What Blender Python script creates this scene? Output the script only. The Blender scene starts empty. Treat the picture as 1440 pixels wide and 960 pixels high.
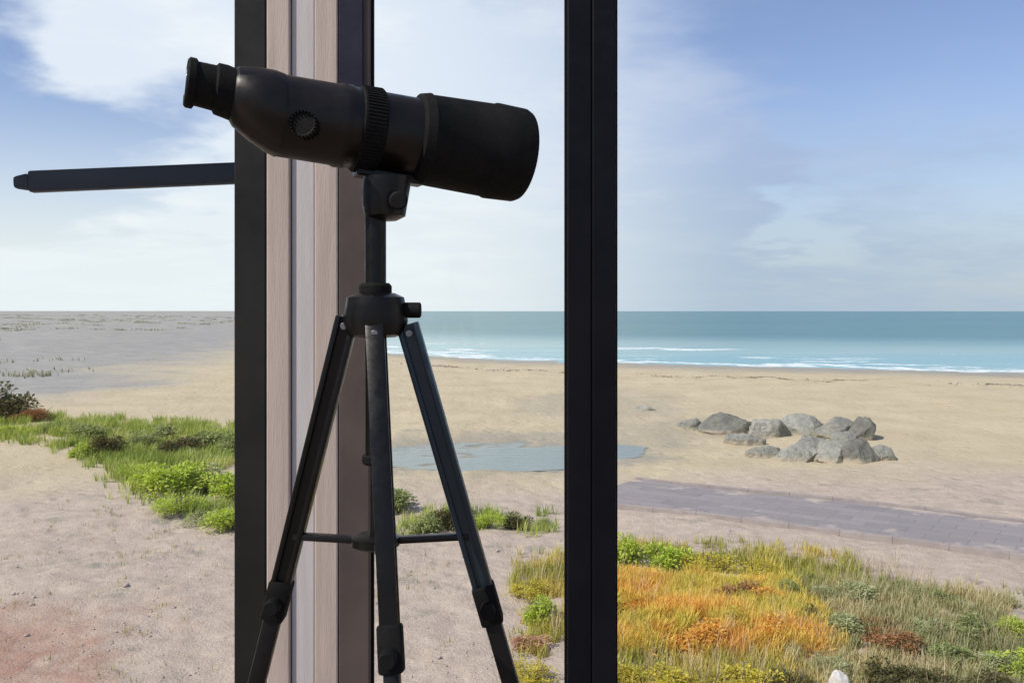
import bpy, bmesh, math, random
from mathutils import Vector, Matrix, noise
C = bpy.context.scene
COL = C.collection
R = math.radians
F = 1280.0          # focal length in pixels of the 1440 px wide photograph
HY = 437.0          # row of the horizon
EYE = 4.5           # eye height above the beach; the room floor is one storey up

# ------------------------------------------------------------------ camera
cam = bpy.data.cameras.new("camera")
cam_o = bpy.data.objects.new("camera", cam)
COL.objects.link(cam_o)
C.camera = cam_o
cam.sensor_width = 36
cam.lens = 32
cam.clip_start = 0.05
cam.clip_end = 30000
cam.shift_y = -43 / 1440
cam_o.location = (0, 0, EYE)
cam_o.rotation_euler = (R(90), 0, 0)

# ------------------------------------------------------------------ sky
SUN_EL, SUN_AZ = 46, -122          # azimuth measured from +Y towards +X
W = bpy.data.worlds.new("World")
C.world = W
W.use_nodes = True
nt = W.node_tree
for n in list(nt.nodes):
    nt.nodes.remove(n)


def N(t, typ, **kw):
    n = t.nodes.new(typ)
    for k, v in kw.items():
        setattr(n, k, v)
    return n


def setin(t, sock, v):
    if isinstance(v, bpy.types.NodeSocket):
        t.links.new(v, sock)
    else:
        sock.default_value = v


def M(t, op, a, b=0.0, c=None, clamp=False):
    n = N(t, 'ShaderNodeMath', operation=op, use_clamp=clamp)
    setin(t, n.inputs[0], a)
    setin(t, n.inputs[1], b)
    if c is not None:
        setin(t, n.inputs[2], c)
    return n.outputs[0]


def VM(t, op, a, b):
    n = N(t, 'ShaderNodeVectorMath', operation=op)
    setin(t, n.inputs[0], a)
    setin(t, n.inputs[1], b)
    return n.outputs['Value'] if op == 'DOT_PRODUCT' else n.outputs[0]


def RNG(t, v, a, b, c=0.0, d=1.0, smooth=True):
    n = N(t, 'ShaderNodeMapRange', interpolation_type='SMOOTHSTEP' if smooth else 'LINEAR')
    setin(t, n.inputs['Value'], v)
    for k, x in (('From Min', a), ('From Max', b), ('To Min', c), ('To Max', d)):
        n.inputs[k].default_value = x
    return n.outputs[0]


def MIX(t, f, a, b, blend='MIX'):
    n = N(t, 'ShaderNodeMix', data_type='RGBA', blend_type=blend)
    setin(t, n.inputs[0], f)
    for s, v in ((n.inputs[6], a), (n.inputs[7], b)):
        if isinstance(v, (tuple, list)):
            v = (*v[:3], 1.0)
        setin(t, s, v)
    return n.outputs[2]


def NOISE(t, vec, scale, detail=4.0, rough=0.55, dist=0.0):
    n = N(t, 'ShaderNodeTexNoise')
    if vec is not None:
        setin(t, n.inputs['Vector'], vec)
    n.inputs['Scale'].default_value = scale
    n.inputs['Detail'].default_value = detail
    n.inputs['Roughness'].default_value = rough
    n.inputs['Distortion'].default_value = dist
    return n.outputs['Fac']


def ddir(px, py):
    return tuple(Vector(((px - 720) / F, 1.0, (HY - py) / F)).normalized())


SKYK = 0.15
sky = N(nt, 'ShaderNodeTexSky', sky_type='NISHITA', sun_disc=False)
sky.sun_elevation = R(SUN_EL)
sky.sun_rotation = R(SUN_AZ % 360)
sky.air_density = 1.0
sky.dust_density = 0.6
sky.ozone_density = 1.6
tc = N(nt, 'ShaderNodeTexCoord')
D = tc.outputs['Generated']
sep = N(nt, 'ShaderNodeSeparateXYZ')
nt.links.new(D, sep.inputs[0])
sx, sy, sz = sep.outputs
# cloud sheet: project the direction on a plane high above
den = M(nt, 'ADD', M(nt, 'MAXIMUM', sz, 0.0), 0.16)
cmb = N(nt, 'ShaderNodeCombineXYZ')
nt.links.new(M(nt, 'DIVIDE', sx, den), cmb.inputs[0])
nt.links.new(M(nt, 'DIVIDE', sy, den), cmb.inputs[1])
P = cmb.outputs[0]


wn = N(nt, 'ShaderNodeTexNoise')
nt.links.new(P, wn.inputs['Vector'])
wn.inputs['Scale'].default_value = 2.0
wn.inputs['Detail'].default_value = 5
wv = VM(nt, 'MULTIPLY', VM(nt, 'SUBTRACT', wn.outputs['Color'], (.5, .5, .5)), (.34, .1, .16))
wdn = N(nt, 'ShaderNodeVectorMath', operation='NORMALIZE')
nt.links.new(VM(nt, 'ADD', D, wv), wdn.inputs[0])
DW = wdn.outputs[0]


def blob(px, py, rad, amp):
    """soft bank of cloud (amp > 0) or open sky (amp < 0) around a compass direction"""
    dt = VM(nt, 'DOT_PRODUCT', DW, ddir(px, py))
    return M(nt, 'MULTIPLY', RNG(nt, dt, math.cos(R(rad)), 1.0), amp)


n1 = NOISE(nt, P, 1.15, 7, 0.55, 0.35)
n2 = NOISE(nt, VM(nt, 'ADD', P, (7.3, 2.1, 0)), 3.4, 6, 0.6, 0.2)
cov = M(nt, 'ADD', M(nt, 'MULTIPLY', M(nt, 'SUBTRACT', n1, 0.5), 1.5), M(nt, 'MULTIPLY', M(nt, 'SUBTRACT', n2, 0.5), 0.95))
for b in ((330, 10, 15, .75), (620, 60, 13, .55), (180, 370, 17, .7), (640, 350, 14, .75), (980, 255, 8, .38),
          (60, 180, 12, -1.25), (1420, 90, 22, -.75), (1090, 324, 3.2, -.42), (1150, 322, 3.2, -.42), (990, 352, 3, -.25), (1010, 262, 5, .35), (50, -10, 9, .6), (10, 195, 7, -1.0), (210, 215, 7, -.7), (1120, 250, 24, .35),
          (-500, 200, 30, .4)):
    cov = M(nt, 'ADD', cov, blob(*b))
cov = M(nt, 'ADD', cov, M(nt, 'MULTIPLY', RNG(nt, sz, .30, .06), .35))
cloud = RNG(nt, cov, -0.40, 0.56)
shade = NOISE(nt, VM(nt, 'ADD', P, (1.7, 4.2, 0)), 2.2, 5, 0.6)
# cloud tone: whiter towards the front left
leftward = RNG(nt, VM(nt, 'DOT_PRODUCT', D, tuple(Vector((-0.45, 0.9, 0.1)).normalized())), 0.74, 0.95)
k = 0.9 / SKYK
ccol = MIX(nt, leftward, (.47 * k, .57 * k, .78 * k), (.97 * k, 1.0 * k, 1.02 * k))
ccol = MIX(nt, RNG(nt, shade, .40, .72), MIX(nt, 1.0, ccol, (.84, .89, .96), 'MULTIPLY'), ccol)
blue = MIX(nt, 1.0, sky.outputs[0], (0.84, 0.78, 0.86), 'MULTIPLY')
base = MIX(nt, M(nt, 'MULTIPLY', cloud, 0.95), blue, ccol)
# pale air low over the sea
low = RNG(nt, sz, 0.24, 0.0)
hcol = MIX(nt, leftward, (.46 * k, .57 * k, .67 * k), (.86 * k, .93 * k, .94 * k))
base = MIX(nt, M(nt, 'MULTIPLY', low, 0.82), base, hcol)
bg = N(nt, 'ShaderNodeBackground')
nt.links.new(base, bg.inputs[0])
bg.inputs[1].default_value = SKYK
wo = N(nt, 'ShaderNodeOutputWorld')
nt.links.new(bg.outputs[0], wo.inputs[0])

# ------------------------------------------------------------------ sun and exposure
sd = bpy.data.lights.new("sun", 'SUN')
sd.energy = 4.7
sd.angle = R(0.53)
sd.color = (1.0, 0.93, 0.82)
so = bpy.data.objects.new("sun", sd)
COL.objects.link(so)
sv = Vector((math.sin(R(SUN_AZ)) * math.cos(R(SUN_EL)), math.cos(R(SUN_AZ)) * math.cos(R(SUN_EL)), math.sin(R(SUN_EL))))
so.rotation_euler = sv.to_track_quat('Z', 'Y').to_euler()
so.location = sv * 30
C.view_settings.view_transform = 'Standard'
C.view_settings.look = 'None'
C.view_settings.exposure = 0.15
C.view_settings.gamma = 1.0
C.view_settings.use_curve_mapping = False
C.cycles.max_bounces = 8
C.cycles.transparent_max_bounces = 12

# ------------------------------------------------------------------ helpers


def at(px, py, Y):
    return Vector(((px - 720) / F * Y, Y, EYE - (py - HY) / F * Y))


def ground_at(px, py):
    Y = EYE * F / (py - HY)
    return Vector(((px - 720) / F * Y, Y, 0))


def link(name, me, mat=None, parent=None):
    o = bpy.data.objects.new(name, me)
    COL.objects.link(o)
    if mat:
        me.materials.append(mat)
    if parent:
        o.parent = parent
    return o


def from_bm(name, bm, mat, parent=None, smooth=False, angle=None):
    me = bpy.data.meshes.new(name)
    bm.normal_update()
    bm.to_mesh(me)
    bm.free()
    if smooth:
        me.polygons.foreach_set('use_smooth', [True] * len(me.polygons))
        if angle:
            me.set_sharp_from_angle(angle=R(angle))
    return link(name, me, mat, parent)


def tag(o, label, cat, group=None, kind=None):
    if label:
        o['label'] = label
    if cat:
        o['category'] = cat
    if group:
        o['group'] = group
    if kind:
        o['kind'] = kind
    return o


def empty(name, loc, label, cat, group=None):
    o = bpy.data.objects.new(name, None)
    COL.objects.link(o)
    o.location = loc
    o.empty_display_size = 0.1
    return tag(o, label, cat, group)


def box(bm, x0, x1, y0, y1, z0, z1, bev=0.0):
    m = Matrix.Translation(((x0 + x1) / 2, (y0 + y1) / 2, (z0 + z1) / 2)) @ Matrix.Diagonal((x1 - x0, y1 - y0, z1 - z0, 1))
    r = bmesh.ops.create_cube(bm, size=1, matrix=m)
    if bev:
        es = list({e for v in r['verts'] for e in v.link_edges})
        bmesh.ops.bevel(bm, geom=es, offset=bev, segments=2, affect='EDGES', profile=0.5)


def loft(bm, rings, seg=40, cap=True, flat=1.0):
    """rings: (centre, axis, radius[, radius2]) -> closed skin of circles"""
    prev = None
    first = last = None
    for ring in rings:
        c, ax, r = Vector(ring[0]), Vector(ring[1]).normalized(), ring[2]
        r2 = ring[3] if len(ring) > 3 else r
        up = Vector((0, 0, 1)) if abs(ax.z) < 0.9 else Vector((0, 1, 0))
        u = ax.cross(up).normalized()
        v = u.cross(ax).normalized()
        vs = [bm.verts.new(c + u * math.cos(2 * math.pi * i / seg) * r + v * math.sin(2 * math.pi * i / seg) * r2) for i in range(seg)]
        if prev:
            for i in range(seg):
                bm.faces.new((prev[i], prev[(i + 1) % seg], vs[(i + 1) % seg], vs[i]))
        else:
            first = vs
        prev = vs
    last = prev
    if cap:
        bm.faces.new(first[::-1])
        bm.faces.new(last)
    bmesh.ops.recalc_face_normals(bm, faces=bm.faces[:])


def rod(bm, a, b, r, r2=None, seg=20):
    a, b = Vector(a), Vector(b)
    ax = b - a
    r2 = r if r2 is None else r2
    e = min(r, r2) * 0.15
    d = ax.normalized()
    loft(bm, [(a, ax, r - e), (a + d * e, ax, r), (b - d * e, ax, r2), (b, ax, r2 - e)], seg)


def bar(bm, a, b, w, d, side=(0, 1, 0), bev=0.003, w2=None, d2=None):
    """rectangular bar from a to b, w across, d along 'side'"""
    a, b = Vector(a), Vector(b)
    ax = (b - a).normalized()
    v = Vector(side)
    u = ax.cross(v).normalized()
    v = u.cross(ax).normalized()
    vs = []
    for p, ww, dd in ((a, w, d), (b, w2 or w, d2 or d)):
        for s, t in ((-1, -1), (1, -1), (1, 1), (-1, 1)):
            vs.append(bm.verts.new(p + u * s * ww / 2 + v * t * dd / 2))
    fs = [(0, 1, 2, 3), (7, 6, 5, 4)] + [(i, i + 4, (i + 1) % 4 + 4, (i + 1) % 4) for i in range(4)]
    nf = [bm.faces.new([vs[i] for i in f]) for f in fs]
    bmesh.ops.recalc_face_normals(bm, faces=nf)
    if bev:
        es = list({e for f in nf for e in f.edges})
        bmesh.ops.bevel(bm, geom=es, offset=bev, segments=2, affect='EDGES', profile=0.5)


def new_mat(name):
    m = bpy.data.materials.new(name)
    m.use_nodes = True
    t = m.node_tree
    return m, t, t.nodes['Principled BSDF'], t.nodes['Material Output']


def attr(t, name):
    return N(t, 'ShaderNodeAttribute', attribute_name=name).outputs['Fac']


def bump(t, h, strength, dist, bsdf):
    n = N(t, 'ShaderNodeBump')
    n.inputs['Strength'].default_value = strength
    n.inputs['Distance'].default_value = dist
    setin(t, n.inputs['Height'], h)
    t.links.new(n.outputs[0], bsdf.inputs['Normal'])


def paint(name, c1, c2, rough, scale=8, metal=0.0, bmp=0.15, stretch=None, rvar=0.15, spec=0.5, coat=0.0):
    m, t, b, o = new_mat(name)
    co = N(t, 'ShaderNodeTexCoord').outputs['Object']
    if stretch:
        co = VM(t, 'MULTIPLY', co, stretch)
    f = NOISE(t, co, scale, 6, 0.6)
    t.links.new(MIX(t, RNG(t, f, .3, .7), c1, c2), b.inputs['Base Color'])
    f2 = NOISE(t, co, scale * 5, 4, 0.6)
    t.links.new(RNG(t, f2, .3, .7, rough - rvar / 2, rough + rvar / 2), b.inputs['Roughness'])
    b.inputs['Metallic'].default_value = metal
    b.inputs['Specular IOR Level'].default_value = spec
    b.inputs['Coat Weight'].default_value = coat
    bump(t, NOISE(t, co, scale * 12, 3, 0.6), bmp, 0.002, b)
    return m


def ss(a, b, x):
    t = max(0.0, min(1.0, (x - a) / (b - a)))
    return t * t * (3 - 2 * t)


def fbm(x, y, s, o=4):
    return noise.fractal(Vector((x * s, y * s, 0.37)), 0.6, 2.0, o)


# ------------------------------------------------------------------ ground, sea
def shore(x):
    """distance at which the sea begins; the coast runs off to the far left"""
    pts = [(-6000, 26000), (-1500, 6600), (-400, 1500), (-131, 443), (-45, 178), (-22, 112), (0, 89), (39, 71), (120, 42), (6000, -900)]
    for (xa, ya), (xb, yb) in zip(pts, pts[1:]):
        if xa <= x <= xb:
            return ya + (yb - ya) * (x - xa) / (xb - xa) + 1.2 * noise.noise(Vector((x * .08, 0, 0)))
    return 1e5


SEA = -0.3


def height(x, y):
    d = y - shore(x)
    h = SEA * ss(-22, 0, d) - 0.03 * max(0.0, min(d, 150))
    land = ss(0, -10, d)
    near = ss(60, 20, abs(y - 15))
    h += land * (0.10 * fbm(x, y, .22) + near * 0.035 * fbm(x + 9, y, 1.1))
    # dunes along the far left
    dx = -22 - .12 * (y - 45) - x
    h += land * ss(0, 30, dx) * ss(50, 110, y) * (0.5 + 0.8 * (0.5 + fbm(x, y, .022, 2))) * (1 + ss(150, 600, y) * 1.2)
    # shallow bed of the pool left by the tide
    h -= 0.16 * pool(x, y)
    return h


def pool(x, y):
    cx, cy = -0.3, 29.0
    q = ((x - cx) / 4.5) ** 2 + ((y - cy - .12 * (x - cx)) / 2.9) ** 2 + 0.55 * fbm(x, y, .35, 3)
    return ss(1.1, 0.7, q)


def path_d(x, y):
    """signed distance from the middle of the promenade"""
    ax, ay, bx, by = 3.4, 22.1, 10.0, 17.5
    dx, dy = bx - ax, by - ay
    L = math.hypot(dx, dy)
    return ((x - ax) * dy - (y - ay) * dx) / L * -1, ((x - ax) * dx + (y - ay) * dy) / L


ts = []
for i in range(321):
    u = -1 + 2 * i / 320
    ts.append(0.62 * u + 2.6 * u ** 5)
ys = [-60, -20, -6, -1, 1.5, 3, 4.5, 6, 7, 8]
y = 8.0
while y < 12000:
    y *= 1.019 if y < 200 else 1.05
    ys.append(y)


def sheet(name, keep, zf, attrs):
    vs, fs, idx = [], [], {}
    rows = []
    for j, y in enumerate(ys):
        rows.append([(t * (max(y, 0) + 8) * 1.0, y) for t in ts])
    al = {k_: [] for k_ in attrs}
    kp = [[keep(x, y) for x, y in r] for r in rows]
    def vid(j, i):
        if (j, i) not in idx:
            x, y = rows[j][i]
            idx[(j, i)] = len(vs)
            vs.append((x, y, zf(x, y)))
            for k_, fn in attrs.items():
                al[k_].append(fn(x, y))
        return idx[(j, i)]
    for j in range(len(rows) - 1):
        for i in range(len(ts) - 1):
            if kp[j][i] or kp[j + 1][i] or kp[j][i + 1] or kp[j + 1][i + 1]:
                fs.append((vid(j, i), vid(j, i + 1), vid(j + 1, i + 1), vid(j + 1, i)))
    me = bpy.data.meshes.new(name)
    me.from_pydata(vs, [], fs)
    for k_, v in al.items():
        a = me.attributes.new(k_, 'FLOAT', 'POINT')
        a.data.foreach_set('value', v)
    me.polygons.foreach_set('use_smooth', [True] * len(me.polygons))
    return me


def a_pink(x, y):
    return ss(27.5, 21.0, y + 2.2 * fbm(x, y, .3) - 0.10 * x)


def a_grey(x, y):
    return ss(-3, 7, -22 - .12 * (y - 45) - x + 5 * fbm(x, y, .08)) * ss(42, 52, y)


def a_wet(x, y):
    d = y - shore(x)
    cx, cy = -0.3, 29.0
    q = ((x - cx) / 6.6) ** 2 + ((y - cy - .12 * (x - cx)) / 5.2) ** 2 + .7 * fbm(x, y, .3)
    damp = ss(1.15, .5, q)
    q2 = ((x - 4.8) / 4.5) ** 2 + ((y - 42) / 11) ** 2 + .9 * fbm(x, y, .2)
    return max(ss(-15, -2, d + 2.5 * fbm(x, y, .12)), .8 * damp, .5 * ss(1.2, .3, q2))


def a_red(x, y):
    return ss(-4.7, -6.1, x + 1.3 * fbm(x, y, .9)) * ss(14.5, 12.2, y + .8 * fbm(y, x, .8))


gm, t, b, o = new_mat('sandy_ground')
co = N(t, 'ShaderNodeTexCoord').outputs['Object']
big = NOISE(t, co, .35, 6, .6)
mid = NOISE(t, co, 2.3, 6, .6)
fine = NOISE(t, co, 28, 5, .65)
vor = N(t, 'ShaderNodeTexVoronoi')
t.links.new(co, vor.inputs['Vector'])
vor.inputs['Scale'].default_value = 9
peb = RNG(t, vor.outputs['Distance'], .12, .34)
sand = MIX(t, RNG(t, big, .3, .7), (.46, .39, .26), (.53, .455, .315))
pink = MIX(t, RNG(t, mid, .32, .68), (.50, .415, .34), (.41, .34, .28))
pink = MIX(t, RNG(t, NOISE(t, co, .9, 5, .6), .58, .75), pink, (.27, .25, .20))
pink = MIX(t, M(t, 'MULTIPLY', attr(t, 'red'), RNG(t, mid, .2, .8, .5, 1)), pink, (.36, .20, .145))
grey = MIX(t, RNG(t, NOISE(t, co, .5, 6, .65), .3, .7), (.275, .272, .26), (.35, .338, .31))
colr = MIX(t, attr(t, 'pink'), sand, pink)
colr = MIX(t, attr(t, 'grey'), colr, grey)
colr = MIX(t, attr(t, 'wet'), colr, MIX(t, .55, colr, (.19, .185, .165)))
colr = MIX(t, RNG(t, fine, .35, .7, .0, .45), colr, MIX(t, 1.0, colr, (.62, .60, .58), 'MULTIPLY'))
colr = MIX(t, M(t, 'MULTIPLY', attr(t, 'pink'), RNG(t, peb, 1, 0, 0, .35)), colr, (.40, .38, .36))
t.links.new(colr, b.inputs['Base Color'])
t.links.new(RNG(t, attr(t, 'wet'), 0, 1, .95, .42), b.inputs['Roughness'])
b.inputs['Specular IOR Level'].default_value = .3
hb = M(t, 'ADD', M(t, 'MULTIPLY', mid, RNG(t, attr(t, 'grey'), 0, 1, 1, .25)), M(t, 'MULTIPLY', fine, .35))
foot = N(t, 'ShaderNodeTexVoronoi')
t.links.new(VM(t, 'ADD', co, (3, 1, 0)), foot.inputs['Vector'])
foot.inputs['Scale'].default_value = 1.5
hb = M(t, 'ADD', hb, M(t, 'MULTIPLY', RNG(t, foot.outputs['Distance'], 0, .33), .45))
bump(t, hb, .85, .11, b)
ground = link('ground', sheet('ground', lambda x, y: True, height, {'pink': a_pink, 'grey': a_grey, 'wet': a_wet, 'red': a_red}), gm)
ground['kind'] = 'structure'

wm, t, b, o = new_mat('sea_water')
co = N(t, 'ShaderNodeTexCoord').outputs['Object']
dsh = attr(t, 'dist')
stre = VM(t, 'MULTIPLY', co, (.35, 1.0, 1))
deep = MIX(t, RNG(t, dsh, 10, 130), (.30, .43, .41), (.038, .155, .15))
deep = MIX(t, RNG(t, NOISE(t, VM(t, 'MULTIPLY', co, (.004, .02, 1)), 1.0, 5, .6), .42, .62), deep, MIX(t, 1.0, deep, (.62, .85, .95), 'MULTIPLY'))
wav = NOISE(t, stre, .16, 6, .62, .6)
edge = M(t, 'ADD', dsh, M(t, 'MULTIPLY', M(t, 'SUBTRACT', NOISE(t, co, .10, 6, .68), .5), 30))
band = M(t, 'MAXIMUM', RNG(t, M(t, 'ABSOLUTE', M(t, 'SUBTRACT', edge, 3)), 3.2, .4),
         M(t, 'MULTIPLY', RNG(t, M(t, 'ABSOLUTE', M(t, 'SUBTRACT', edge, 17)), 3.5, .6), RNG(t, NOISE(t, stre, .11, 3), .45, .6)))
band = M(t, 'MAXIMUM', band, M(t, 'MULTIPLY', RNG(t, M(t, 'ABSOLUTE', M(t, 'SUBTRACT', edge, 9)), 3, .3), RNG(t, NOISE(t, stre, .2, 4), .52, .6)))
band = M(t, 'MAXIMUM', band, M(t, 'MULTIPLY', RNG(t, M(t, 'ABSOLUTE', M(t, 'SUBTRACT', edge, 36)), 4, .6), RNG(t, NOISE(t, stre, .07, 3), .5, .62)))
foam = M(t, 'MULTIPLY', band, RNG(t, NOISE(t, co, 1.3, 5, .7), .32, .55))
t.links.new(MIX(t, foam, deep, (.74, .77, .77)), b.inputs['Base Color'])
t.links.new(RNG(t, foam, 0, 1, .26, .7), b.inputs['Roughness'])
b.inputs['IOR'].default_value = 1.33
b.inputs['Specular IOR Level'].default_value = .42
bump(t, wav, .9, .5, b)
sea = link('sea', sheet('sea', lambda x, y: y - shore(x) > -14, lambda x, y: SEA, {'dist': lambda x, y: y - shore(x)}), wm)
sea['kind'] = 'structure'

# tide pool: a level sheet of still water lying in the hollow, clear where it is shallow
pm, t, b, o = new_mat('pool_water')
co = N(t, 'ShaderNodeTexCoord').outputs['Object']
dep = attr(t, 'depth')
t.links.new(MIX(t, RNG(t, dep, .0, .09), (.30, .30, .25), (.17, .235, .225)), b.inputs['Base Color'])
b.inputs['Roughness'].default_value = .06
b.inputs['IOR'].default_value = 1.33
t.links.new(RNG(t, dep, -.005, .06, .12, .85), b.inputs['Alpha'])
bump(t, NOISE(t, VM(t, 'MULTIPLY', co, (.6, 1.6, 1)), 2.4, 5, .6, .4), .5, .04, b)
PZ = -.066
pv, pf = [], []
NX, NYp = 70, 56
for j in range(NYp + 1):
    for i in range(NX + 1):
        pv.append((-6.2 + 12 * i / NX, 24.6 + 9.2 * j / NYp, PZ))
for j in range(NYp):
    for i in range(NX):
        q = [j * (NX + 1) + i, j * (NX + 1) + i + 1, (j + 1) * (NX + 1) + i + 1, (j + 1) * (NX + 1) + i]
        if any(pool(pv[k_][0], pv[k_][1]) > .05 for k_ in q):
            pf.append(q)
pme = bpy.data.meshes.new('tide_pool')
pme.from_pydata(pv, [], pf)
da = pme.attributes.new('depth', 'FLOAT', 'POINT')
da.data.foreach_set('value', [PZ - height(x, y) for x, y, z in pv])
tp = link('tide_pool', pme, pm)
tp['kind'] = 'structure'

# promenade: strip of grey-mauve paving with raised edging
prom_m, t, b, o = new_mat('path_paving')
co = N(t, 'ShaderNodeTexCoord').outputs['Object']
rot = N(t, 'ShaderNodeMapping')
rot.inputs['Rotation'].default_value = (0, 0, math.atan2(4.6, 6.6))
t.links.new(co, rot.inputs['Vector'])
bk = N(t, 'ShaderNodeTexBrick')
t.links.new(rot.outputs[0], bk.inputs['Vector'])
bk.inputs['Color1'].default_value = (.245, .225, .232, 1)
bk.inputs['Color2'].default_value = (.185, .172, .18, 1)
bk.inputs['Mortar'].default_value = (.15, .14, .135, 1)
bk.inputs['Scale'].default_value = 1.0
bk.inputs['Mortar Size'].default_value = .012
bk.inputs['Brick Width'].default_value = .8
bk.inputs['Row Height'].default_value = .4
pc = MIX(t, RNG(t, NOISE(t, co, 1.2, 6, .65), .3, .7, 0, .6), bk.outputs[0], (.24, .215, .21))
# sand blown over the paving, thickest at its edges
ed_ = attr(t, 'edge')
dr = RNG(t, M(t, 'ADD', NOISE(t, co, .8, 6, .65), M(t, 'MULTIPLY', ed_, .20)), .66, .78)
pc = MIX(t, dr, pc, (.38, .325, .28))
t.links.new(pc, b.inputs['Base Color'])
b.inputs['Roughness'].default_value = .9
bump(t, M(t, 'ADD', NOISE(t, co, 14, 5, .6), M(t, 'MULTIPLY', bk.outputs['Fac'], -.8)), .5, .015, b)
kerb_m = paint('path_edging', (.30, .265, .25), (.24, .205, .195), .85, 3, bmp=.5)
ax = Vector((3.4, 22.1, 0))
bx = Vector((10.0, 17.5, 0))
pd = (bx - ax).normalized()
pn = Vector((-pd.y, pd.x, 0))
PW = 1.5
bm = bmesh.new()
prev = None
for i in range(90):
    s = -1.2 + i * .55
    w = PW * (1 + .03 * math.sin(i * .7))
    row = []
    for j in range(7):
        q = ax + pd * s + pn * (w * (-1 + j / 3)) + pn * (.35 * math.sin(s * .18))
        row.append(bm.verts.new((q.x, q.y, height(q.x, q.y) * .25 + .06)))
    if prev:
        for j in range(6):
            bm.faces.new((prev[j], row[j], row[j + 1], prev[j + 1]))
    prev = row
bmesh.ops.recalc_face_normals(bm, faces=bm.faces[:])
for f in bm.faces:
    if f.normal.z < 0:
        f.normal_flip()
path = from_bm('path', bm, prom_m, smooth=True)
ea = path.data.attributes.new('edge', 'FLOAT', 'POINT')
ea.data.foreach_set('value', [abs(i % 7 - 3) / 3 for i in range(len(path.data.vertices))])
path['kind'] = 'structure'
for sgn in (-1, 1):
    bm = bmesh.new()
    for i in range(48):
        s = -1.2 + i * 1.0
        q0 = ax + pd * s + pn * (sgn * (PW + .09) + .35 * math.sin(s * .18))
        s += .997
        q1 = ax + pd * s + pn * (sgn * (PW + .09) + .35 * math.sin(s * .18))
        for q in (q0, q1):
            q.z = height(q.x, q.y) * .25 + .015 + .03 * noise.noise(Vector((q.x * .4, q.y * .4, 3)))
        bar(bm, q0, q1, .10, .20, (0, 0, 1), .008)
    kb = from_bm('kerb', bm, kerb_m)
    kb['kind'] = 'structure'

# ------------------------------------------------------------------ room: floor, roof, walls
WY = 2.30           # plane of the windows
FLOOR = EYE - 1.15
CEIL = EYE + 1.72
floor_m = paint('floor_boards', (.26, .20, .15), (.19, .14, .10), .5, 3, stretch=(6, 1, 1))
plaster = paint('plaster', (.62, .58, .55), (.55, .51, .48), .9, 4, bmp=.3)
bm = bmesh.new()
box(bm, -5.2, 5.2, -3.2, WY + .14, FLOOR - .3, FLOOR, .005)
from_bm('floor', bm, floor_m)['kind'] = 'structure'
bm = bmesh.new()
box(bm, -5.5, 5.5, WY - .12, WY + .30, CEIL + .003, CEIL + .25, .01)
tag(from_bm('lintel', bm, plaster), 'plaster beam running over the heads of the windows', 'lintel')
for s in (-1, 1):
    bm = bmesh.new()
    box(bm, min(s * 5.2, s * 5.45), max(s * 5.2, s * 5.45), -.6, WY + .14, FLOOR - .3, CEIL, .01)
    w_ = from_bm('side_wall', bm, plaster)
    tag(w_, 'pale plaster wall closing the %s end of the room' % ('left' if s < 0 else 'right'), 'wall')
bm = bmesh.new()
box(bm, -5.2, 5.2, WY - .1, WY + .139, -.5, FLOOR - .303, .01)
tag(from_bm('facade_wall', bm, plaster), 'plain plaster wall under the windows, down to the ground', 'wall')


def wx(px):
    return (px - 720) / F * (WY - .035)


frame_m = paint('dark_frame_metal', (.0030, .0032, .0052), (.0055, .0055, .008), .5, 5, bmp=.1, spec=.10)
frame_b = paint('brown_frame_metal', (.058, .046, .043), (.085, .066, .059), .5, 4, bmp=.1, spec=.15)
frame_c = paint('charcoal_frame_metal', (.012, .0118, .0108), (.018, .0175, .016), .5, 5, bmp=.12, spec=.15)
seal_m = paint('rubber_seal', (.004, .004, .004), (.007, .007, .007), .7, 20, spec=.1)
pane_m, t, b, o = new_mat('window_glass')
tr = N(t, 'ShaderNodeBsdfTransparent')
tr.inputs[0].default_value = (.985, .99, .99, 1)
gl = N(t, 'ShaderNodeBsdfGlossy')
gl.inputs['Roughness'].default_value = 0.0
fr = N(t, 'ShaderNodeFresnel')
fr.inputs[0].default_value = 1.25
mx = N(t, 'ShaderNodeMixShader')
t.links.new(fr.outputs[0], mx.inputs[0])
t.links.new(tr.outputs[0], mx.inputs[1])
t.links.new(gl.outputs[0], mx.inputs[2])
t.links.new(mx.outputs[0], o.inputs[0])


def window(x0, x1, wl, wr, label, ml=None, mr=None):
    """full-height fixed light: two stiles, head, bottom rail, pane"""
    r = empty('window', ((x0 + x1) / 2, WY, FLOOR), label, 'window')
    off = -Vector(r.location)
    def part(name, mat, *bb, bev=.004):
        bm = bmesh.new()
        box(bm, *bb, bev)
        bmesh.ops.translate(bm, verts=bm.verts, vec=off)
        return from_bm(name, bm, mat, r)
    part('stile', ml or frame_m, x0, x0 + wl, WY - .035, WY + .035, FLOOR, CEIL)
    part('stile', mr or frame_m, x1 - wr, x1, WY - .035, WY + .035, FLOOR, CEIL)
    part('head_rail', frame_m, x0 + wl, x1 - wr, WY - .033, WY + .033, CEIL - .07, CEIL)
    part('bottom_rail', frame_m, x0 + wl, x1 - wr, WY - .033, WY + .033, FLOOR, FLOOR + .09)
    for xx in (x0 + wl, x1 - wr - .006):
        part('seal', seal_m, xx, xx + .006, WY - .012, WY + .003, FLOOR + .09, CEIL - .07, bev=.001)
    part('pane', pane_m, x0 + wl - .004, x1 - wr + .004, WY + .004, WY + .010, FLOOR + .086, CEIL - .066, bev=0)
    return r


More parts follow.
